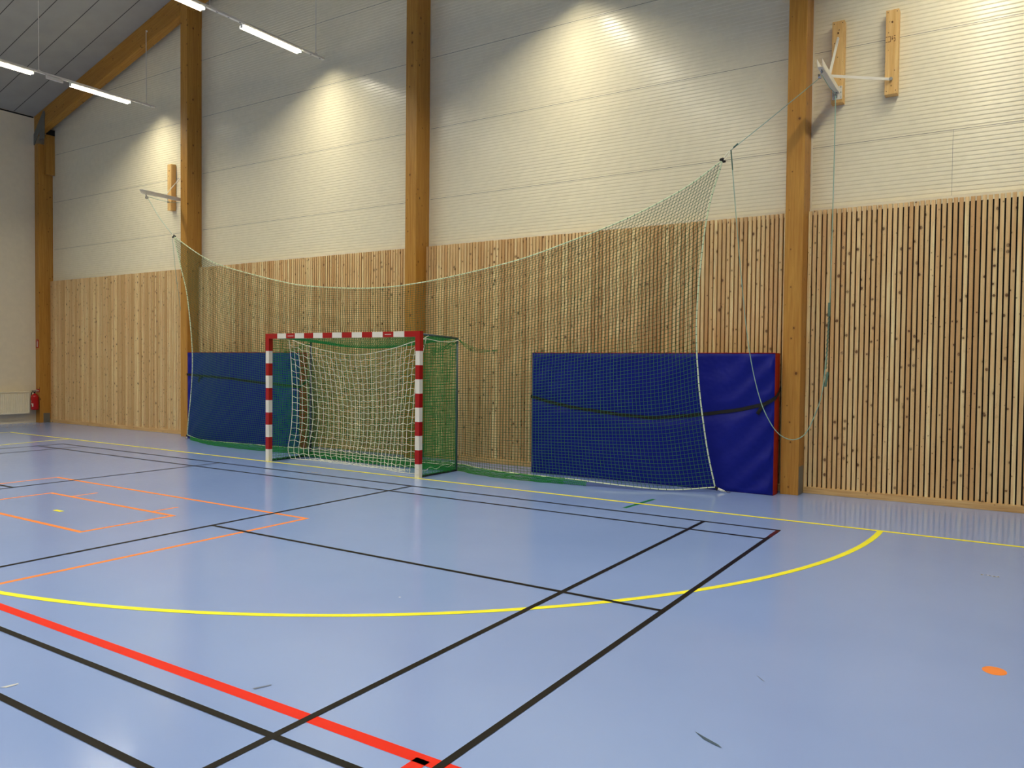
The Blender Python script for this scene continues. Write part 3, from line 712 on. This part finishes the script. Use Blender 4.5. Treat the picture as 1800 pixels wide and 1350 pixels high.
# ------------------------------------------------------------------ net brackets
def bracket(xa, xo, side, sx):
    """arm at x=xa, outer board at x=xo"""
    a = thing('bracket_board', (xa, YB-.002, 4.92), 'pine board carrying the white steel net arm '+('beside the right column' if side == 'right' else 'beside the second column from the left'), 'board', 'pine boards for the net arms')
    def board(par, xc):
        b = MB(); b.cbox((xc-.072, 1.96, 4.92), (xc+.072, YB-.003, 5.93), .004); b.build('plank', M['board'], par)
        b = MB()
        for (dx, z_) in ((-.05, 5.9), (.05, 5.9), (-.05, 4.96), (.05, 4.96), (-.04, 5.66), (0, 5.78), (.035, 5.20)):
            b.tube([(xc+dx, 1.9595, z_), (xc+dx, 1.9575, z_)], .006, 8)
        b.tube([(xc, 1.96, 5.78), (xc, 1.95, 5.78)], .011, 8); b.build('screw', M['ink'], par)
    board(a, xa)
    c = thing('bracket_board', (xo, YB-.002, 4.92), ('right-hand pine board at the top right, holding only the side brace' if side == 'right' else 'pine board holding the side brace left of the second column'), 'board', 'pine boards for the net arms')
    board(c, xo)
    if side == 'right':
        b = MB(); X0 = xo-.068; Z0 = 5.545
        def q(x0, z0, x1, z1): b.box((X0+x0, 1.9585, Z0+z0), (X0+x1, 1.9598, Z0+z1))
        # stamped grade mark: C D ' E like characters
        for z_ in (0, .062): q(0, z_, .018, z_+.008); q(.024, z_, .05, z_+.008)
        q(.05, .004, .056, .066); q(.066, .02, .071, .07); q(.088, 0, .104, .01); q(.098, .01, .105, .035); q(.088, .035, .104, .045); q(.09, .062, .104, .072)
        b.build('stamp', M['ink'], c, label='dark stamped grade mark')
    m_ = thing('net_arm', (xa, 1.95, 5.05), 'white steel arm with pulleys holding the '+side+' upper corner of the catch net', 'bracket', 'steel net arms')
    yb, ye = 1.945, .93; zb, ze = 5.06, 5.075
    b = MB(); h_ = .03
    # upturned channel: web plus two flanges
    for s in (-1, 1):
        b.add([(xa+s*h_, yb, zb-.03), (xa+s*h_, ye, ze-.03), (xa+s*h_, ye-.04, ze+.035), (xa+s*h_, yb, zb+.03),
               (xa+s*(h_-.005), yb, zb-.03), (xa+s*(h_-.005), ye, ze-.03), (xa+s*(h_-.005), ye-.04, ze+.035), (xa+s*(h_-.005), yb, zb+.03)],
              [(0, 1, 2, 3), (7, 6, 5, 4), (0, 4, 5, 1), (1, 5, 6, 2), (2, 6, 7, 3), (3, 7, 4, 0)])
    b.box((xa-h_, ye, zb-.030), (xa+h_, yb, zb-.025)); b.build('arm', M['white_paint'], m_)
    b = MB(); b.box((xa-.055, 1.951, 4.96), (xa+.06, 1.959, 5.12)); b.box((xa-.05, 1.90, 4.97), (xa-.044, 1.955, 5.10)); b.build('base_plate', M['white_paint'], m_)
    b = MB()
    for (dx, z_) in ((.045, 5.105), (.045, 5.04), (.045, 4.98), (-.03, 5.105)): b.tube([(xa+dx, 1.951, z_), (xa+dx, 1.943, z_)], .008, 6)
    b.build('bolt', M['zinc'], m_)
    j = (xa, 1.47, 5.10)
    b = MB(); b.ribbon([j, (xa, 1.952, 5.71)], Vector((1, 0, 0)), .03, .006); b.tube([(xa, 1.955, 5.715), (xa, 1.942, 5.715)], .012, 8); b.build('brace', M['white_paint'], m_)
    b = MB(); b.ribbon([j, (xo, 1.945, 5.095)], Vector((0, 0, 1)), .032, .006); b.build('brace', M['white_paint'], m_)
    b = MB(); b.tube([(xo, 1.955, 5.095), (xo, 1.93, 5.095)], .016, 8); b.tube([(xo, 1.94, 5.095), (xo, 1.925, 5.095)], .022, 8); b.build('bolt', M['zinc'], m_)
    for (y_, z_, dx) in ((1.03, 4.96, -.02*sx), (1.895, 4.985, 0)):
        b = MB(); k = 18
        b.tube([(xa+dx-.009, y_, z_), (xa+dx+.009, y_, z_)], .026, 16); b.tube([(xa+dx-.014, y_, z_), (xa+dx-.009, y_, z_)], .031, 16); b.tube([(xa+dx+.009, y_, z_), (xa+dx+.014, y_, z_)], .031, 16)
        b.tube([(xa, y_, z_+.03), (xa, y_-.01, z_+.06), (xa, y_, z_+.09)], .009, 6); b.tube([(xa-.012, y_, z_+.045), (xa+.014, y_, z_+.05)], .011, 6)
        b.build('pulley', M['zinc'], m_, smooth=False)
    return m_
bracket(6.655, 7.265, 'right', 1); bracket(-6.50, -7.112, 'left', -1)
# hoisting ropes
ropeR = [(5.568,1.2,4.306),(5.606,1.22,3.841),(5.658,1.28,3.141),(5.745,1.33,2.219),(5.826,1.36,1.651),(5.929,1.38,1.224),(6.028,1.40,.977),(6.146,1.46,.789),(6.294,1.53,.716),(6.431,1.6,.791),(6.536,1.65,1.04),(6.601,1.7,1.308),(6.630,1.78,1.801),(6.646,1.82,2.296),(6.65,1.85,3.074),(6.655,1.865,4.064),(6.655,1.868,4.98)]
hr = thing('hoist_rope', (6.65, 1.9, 4.9), 'pale green rope looping down over the right column from the right net arm', 'rope', 'ropes of the catch net')
b = MB(); b.tube(catmull([(5.568, 1.2, 4.306), (6.1, 1.12, 4.62), (6.632, 1.06, 4.955)], 12)+[Vector((6.635, 1.03, 4.988))]+catmull([(6.65, 1.06, 4.985), (6.65, 1.5, 4.98), (6.655, 1.87, 5.01)], 8), .0045, 6)
C = catmull(ropeR, 160); rad = [.0045]*161
b.tube(C, .006, 6); b.build('rope', M['rope_green'], hr, smooth=True)
b = MB()
for i in range(0, 60, 1):      # doubled, chain-stitched length and two whippings
    tt = i/59; z_ = 1.60+.64*tt; x_ = 6.63+.014*tt+.004*math.sin(i*1.3); y_ = 1.765+.045*tt; b.tube([(x_-.011, y_, z_), (x_+.011, y_-.008, z_+.009)], .0042, 5)
b.build('chain_stitch', M['whip'], hr)
b = MB(); b.tube([(6.63, 1.73, 1.38), (6.655, 1.75, 1.56)], .016, 8); b.tube([(6.645, 1.80, 2.25), (6.645, 1.81, 2.42)], .016, 8)
b.tube([(5.60, 1.19, 4.33), (5.66, 1.18, 4.37)], .009, 6); b.tube([(5.568, 1.2, 4.306), (5.59, 1.21, 4.06)], .009, 6); b.build('whipping', M['whip'], hr, label='dark whipping on the rope')
hl = thing('hoist_rope', (-6.5, 1.9, 4.9), 'thin rope running from the left net arm to the left upper net corner', 'rope', 'ropes of the catch net')
b = MB(); b.tube(catmull([(-5.80, 1.14, 4.175), (-6.15, 1.08, 4.55), (-6.47, 1.055, 4.94)], 12)+[Vector((-6.475, 1.02, 4.985))]+catmull([(-6.49, 1.06, 4.985), (-6.5, 1.5, 4.965), (-6.5, 1.87, 5.0)], 8), .0045, 6)
b.tube(catmull([(-5.80, 1.15, 4.16), (-5.981, 1.3, 3.881), (-6.202, 1.5, 3.448), (-6.40, 1.70, 3.03), (-6.52, 1.85, 2.56), (-6.56, 1.92, 2.0), (-6.56, 1.93, 1.4)], 40), .0045, 6)
b.build('rope', M['rope_green'], hl, smooth=True)

# ------------------------------------------------------------------ radiator, extinguisher, signs in the left corner
r = thing('radiator', (-XW+.06, 0, .24), 'long cream panel radiator on the left wall', 'radiator')
b = MB(); y = -2.4; xf = -XW+.15
b.box((-XW+.03, -2.4, .26), (-XW+.13, 1.48, .78))
while y < 1.465:
    b.prism([(xf-.02, y), (xf-.004, y+.006), (xf, y+.012), (xf, y+.030), (xf-.004, y+.036), (xf-.02, y+.042)], 'z', .285, .755); y += .042
b.build('panel', M['rad'], r)
b = MB(); b.cbox((-XW+.02, -2.42, .775), (xf+.004, 1.50, .80), .003); b.cbox((-XW+.03, -2.42, .245), (xf+.002, 1.50, .285), .003); b.cbox((-XW+.02, 1.48, .245), (xf+.002, 1.50, .80), .003); b.build('grille', M['rad'], r)
b = MB()
for yy in (-2.0, -.6, .9): b.box((-XW+.001, yy, .3), (-XW+.03, yy+.04, .7))
b.build('wall_bracket', M['white_paint'], r)
ex = Vector((-12.205, 1.60, .33))
e = thing('fire_extinguisher', ex, 'red fire extinguisher hanging on the corner column beside the radiator', 'fire extinguisher')
b = MB(); b.lathe([(.070, 0), (.084, .012), (.086, .03), (.086, .33), (.080, .36), (.055, .39), (.025, .405), (.022, .42)], 28, ex); b.build('cylinder', M['ext_red'], e, smooth=True)
b = MB(); b.tube([(ex.x, ex.y, ex.z+.41), (ex.x, ex.y, ex.z+.46)], .02, 10); b.box((ex.x-.02, ex.y-.06, ex.z+.455), (ex.x+.03, ex.y+.02, ex.z+.47)); b.box((ex.x-.01, ex.y-.07, ex.z+.485), (ex.x+.05, ex.y+.02, ex.z+.497)); b.build('valve', M['black'], e)
b = MB(); b.tube(catmull([(ex.x, ex.y-.01, ex.z+.44), (ex.x-.06, ex.y-.03, ex.z+.46), (ex.x-.105, ex.y-.03, ex.z+.38), (ex.x-.10, ex.y-.03, ex.z+.2), (ex.x-.092, ex.y-.03, ex.z+.08)], 20), .010, 8); b.build('hose', M['black'], e, smooth=True)
b = MB()
def lab(a0, a1, z0, z1):
    n_ = 8; vs = []
    for z_ in (z0, z1): vs += [(ex.x+.0868*math.cos(a0+(a1-a0)*k/n_), ex.y+.0868*math.sin(a0+(a1-a0)*k/n_), ex.z+z_) for k in range(n_+1)]
    b.add(vs, [(k, k+1, n_+2+k, n_+1+k) for k in range(n_)])
lab(-1.2, -.85, .09, .17); lab(-1.95, -1.55, .20, .24); lab(-1.5, -1.35, .14, .18); b.build('label', M['label'], e)
b = MB(); b.box((ex.x-.07, 1.687, ex.z+.15), (ex.x-.02, 1.718, ex.z+.33)); b.build('hanger', M['black'], e)
def sign(x, z0, w_, h_, label, pict):
    o = thing('fire_sign', (x, 1.7185, z0), label, 'sign', 'red fire signs on the corner column')
    b = MB(); b.box((x-w_/2, 1.7135, z0), (x+w_/2, 1.7185, z0+h_)); b.build('plate', M['ext_red'], o)
    b = MB(); pict(b, x, z0, w_, h_); b.build('pictogram', M['label'], o)
def p1(b, x, z0, w_, h_):
    b.box((x-.022, 1.712, z0+.025), (x+.022, 1.7133, z0+h_-.05)); b.box((x-.012, 1.712, z0+h_-.05), (x+.012, 1.7133, z0+h_-.025)); b.box((x-.03, 1.712, z0+h_-.03), (x+.01, 1.7133, z0+h_-.02))
def p2(b, x, z0, w_, h_):
    b.box((x-w_/2+.01, 1.712, z0+.015), (x-.01, 1.7133, z0+h_-.015)); b.box((x+.01, 1.712, z0+.02), (x+w_/2-.015, 1.7133, z0+.03)); b.box((x+.01, 1.712, z0+h_-.035), (x+w_/2-.015, 1.7133, z0+h_-.022))
sign(-12.30, 1.90, .12, .21, 'tall red and white fire extinguisher sign high on the corner column', p1)
sign(-12.29, .775, .17, .08, 'small wide red and white sign just above the fire extinguisher', p2)
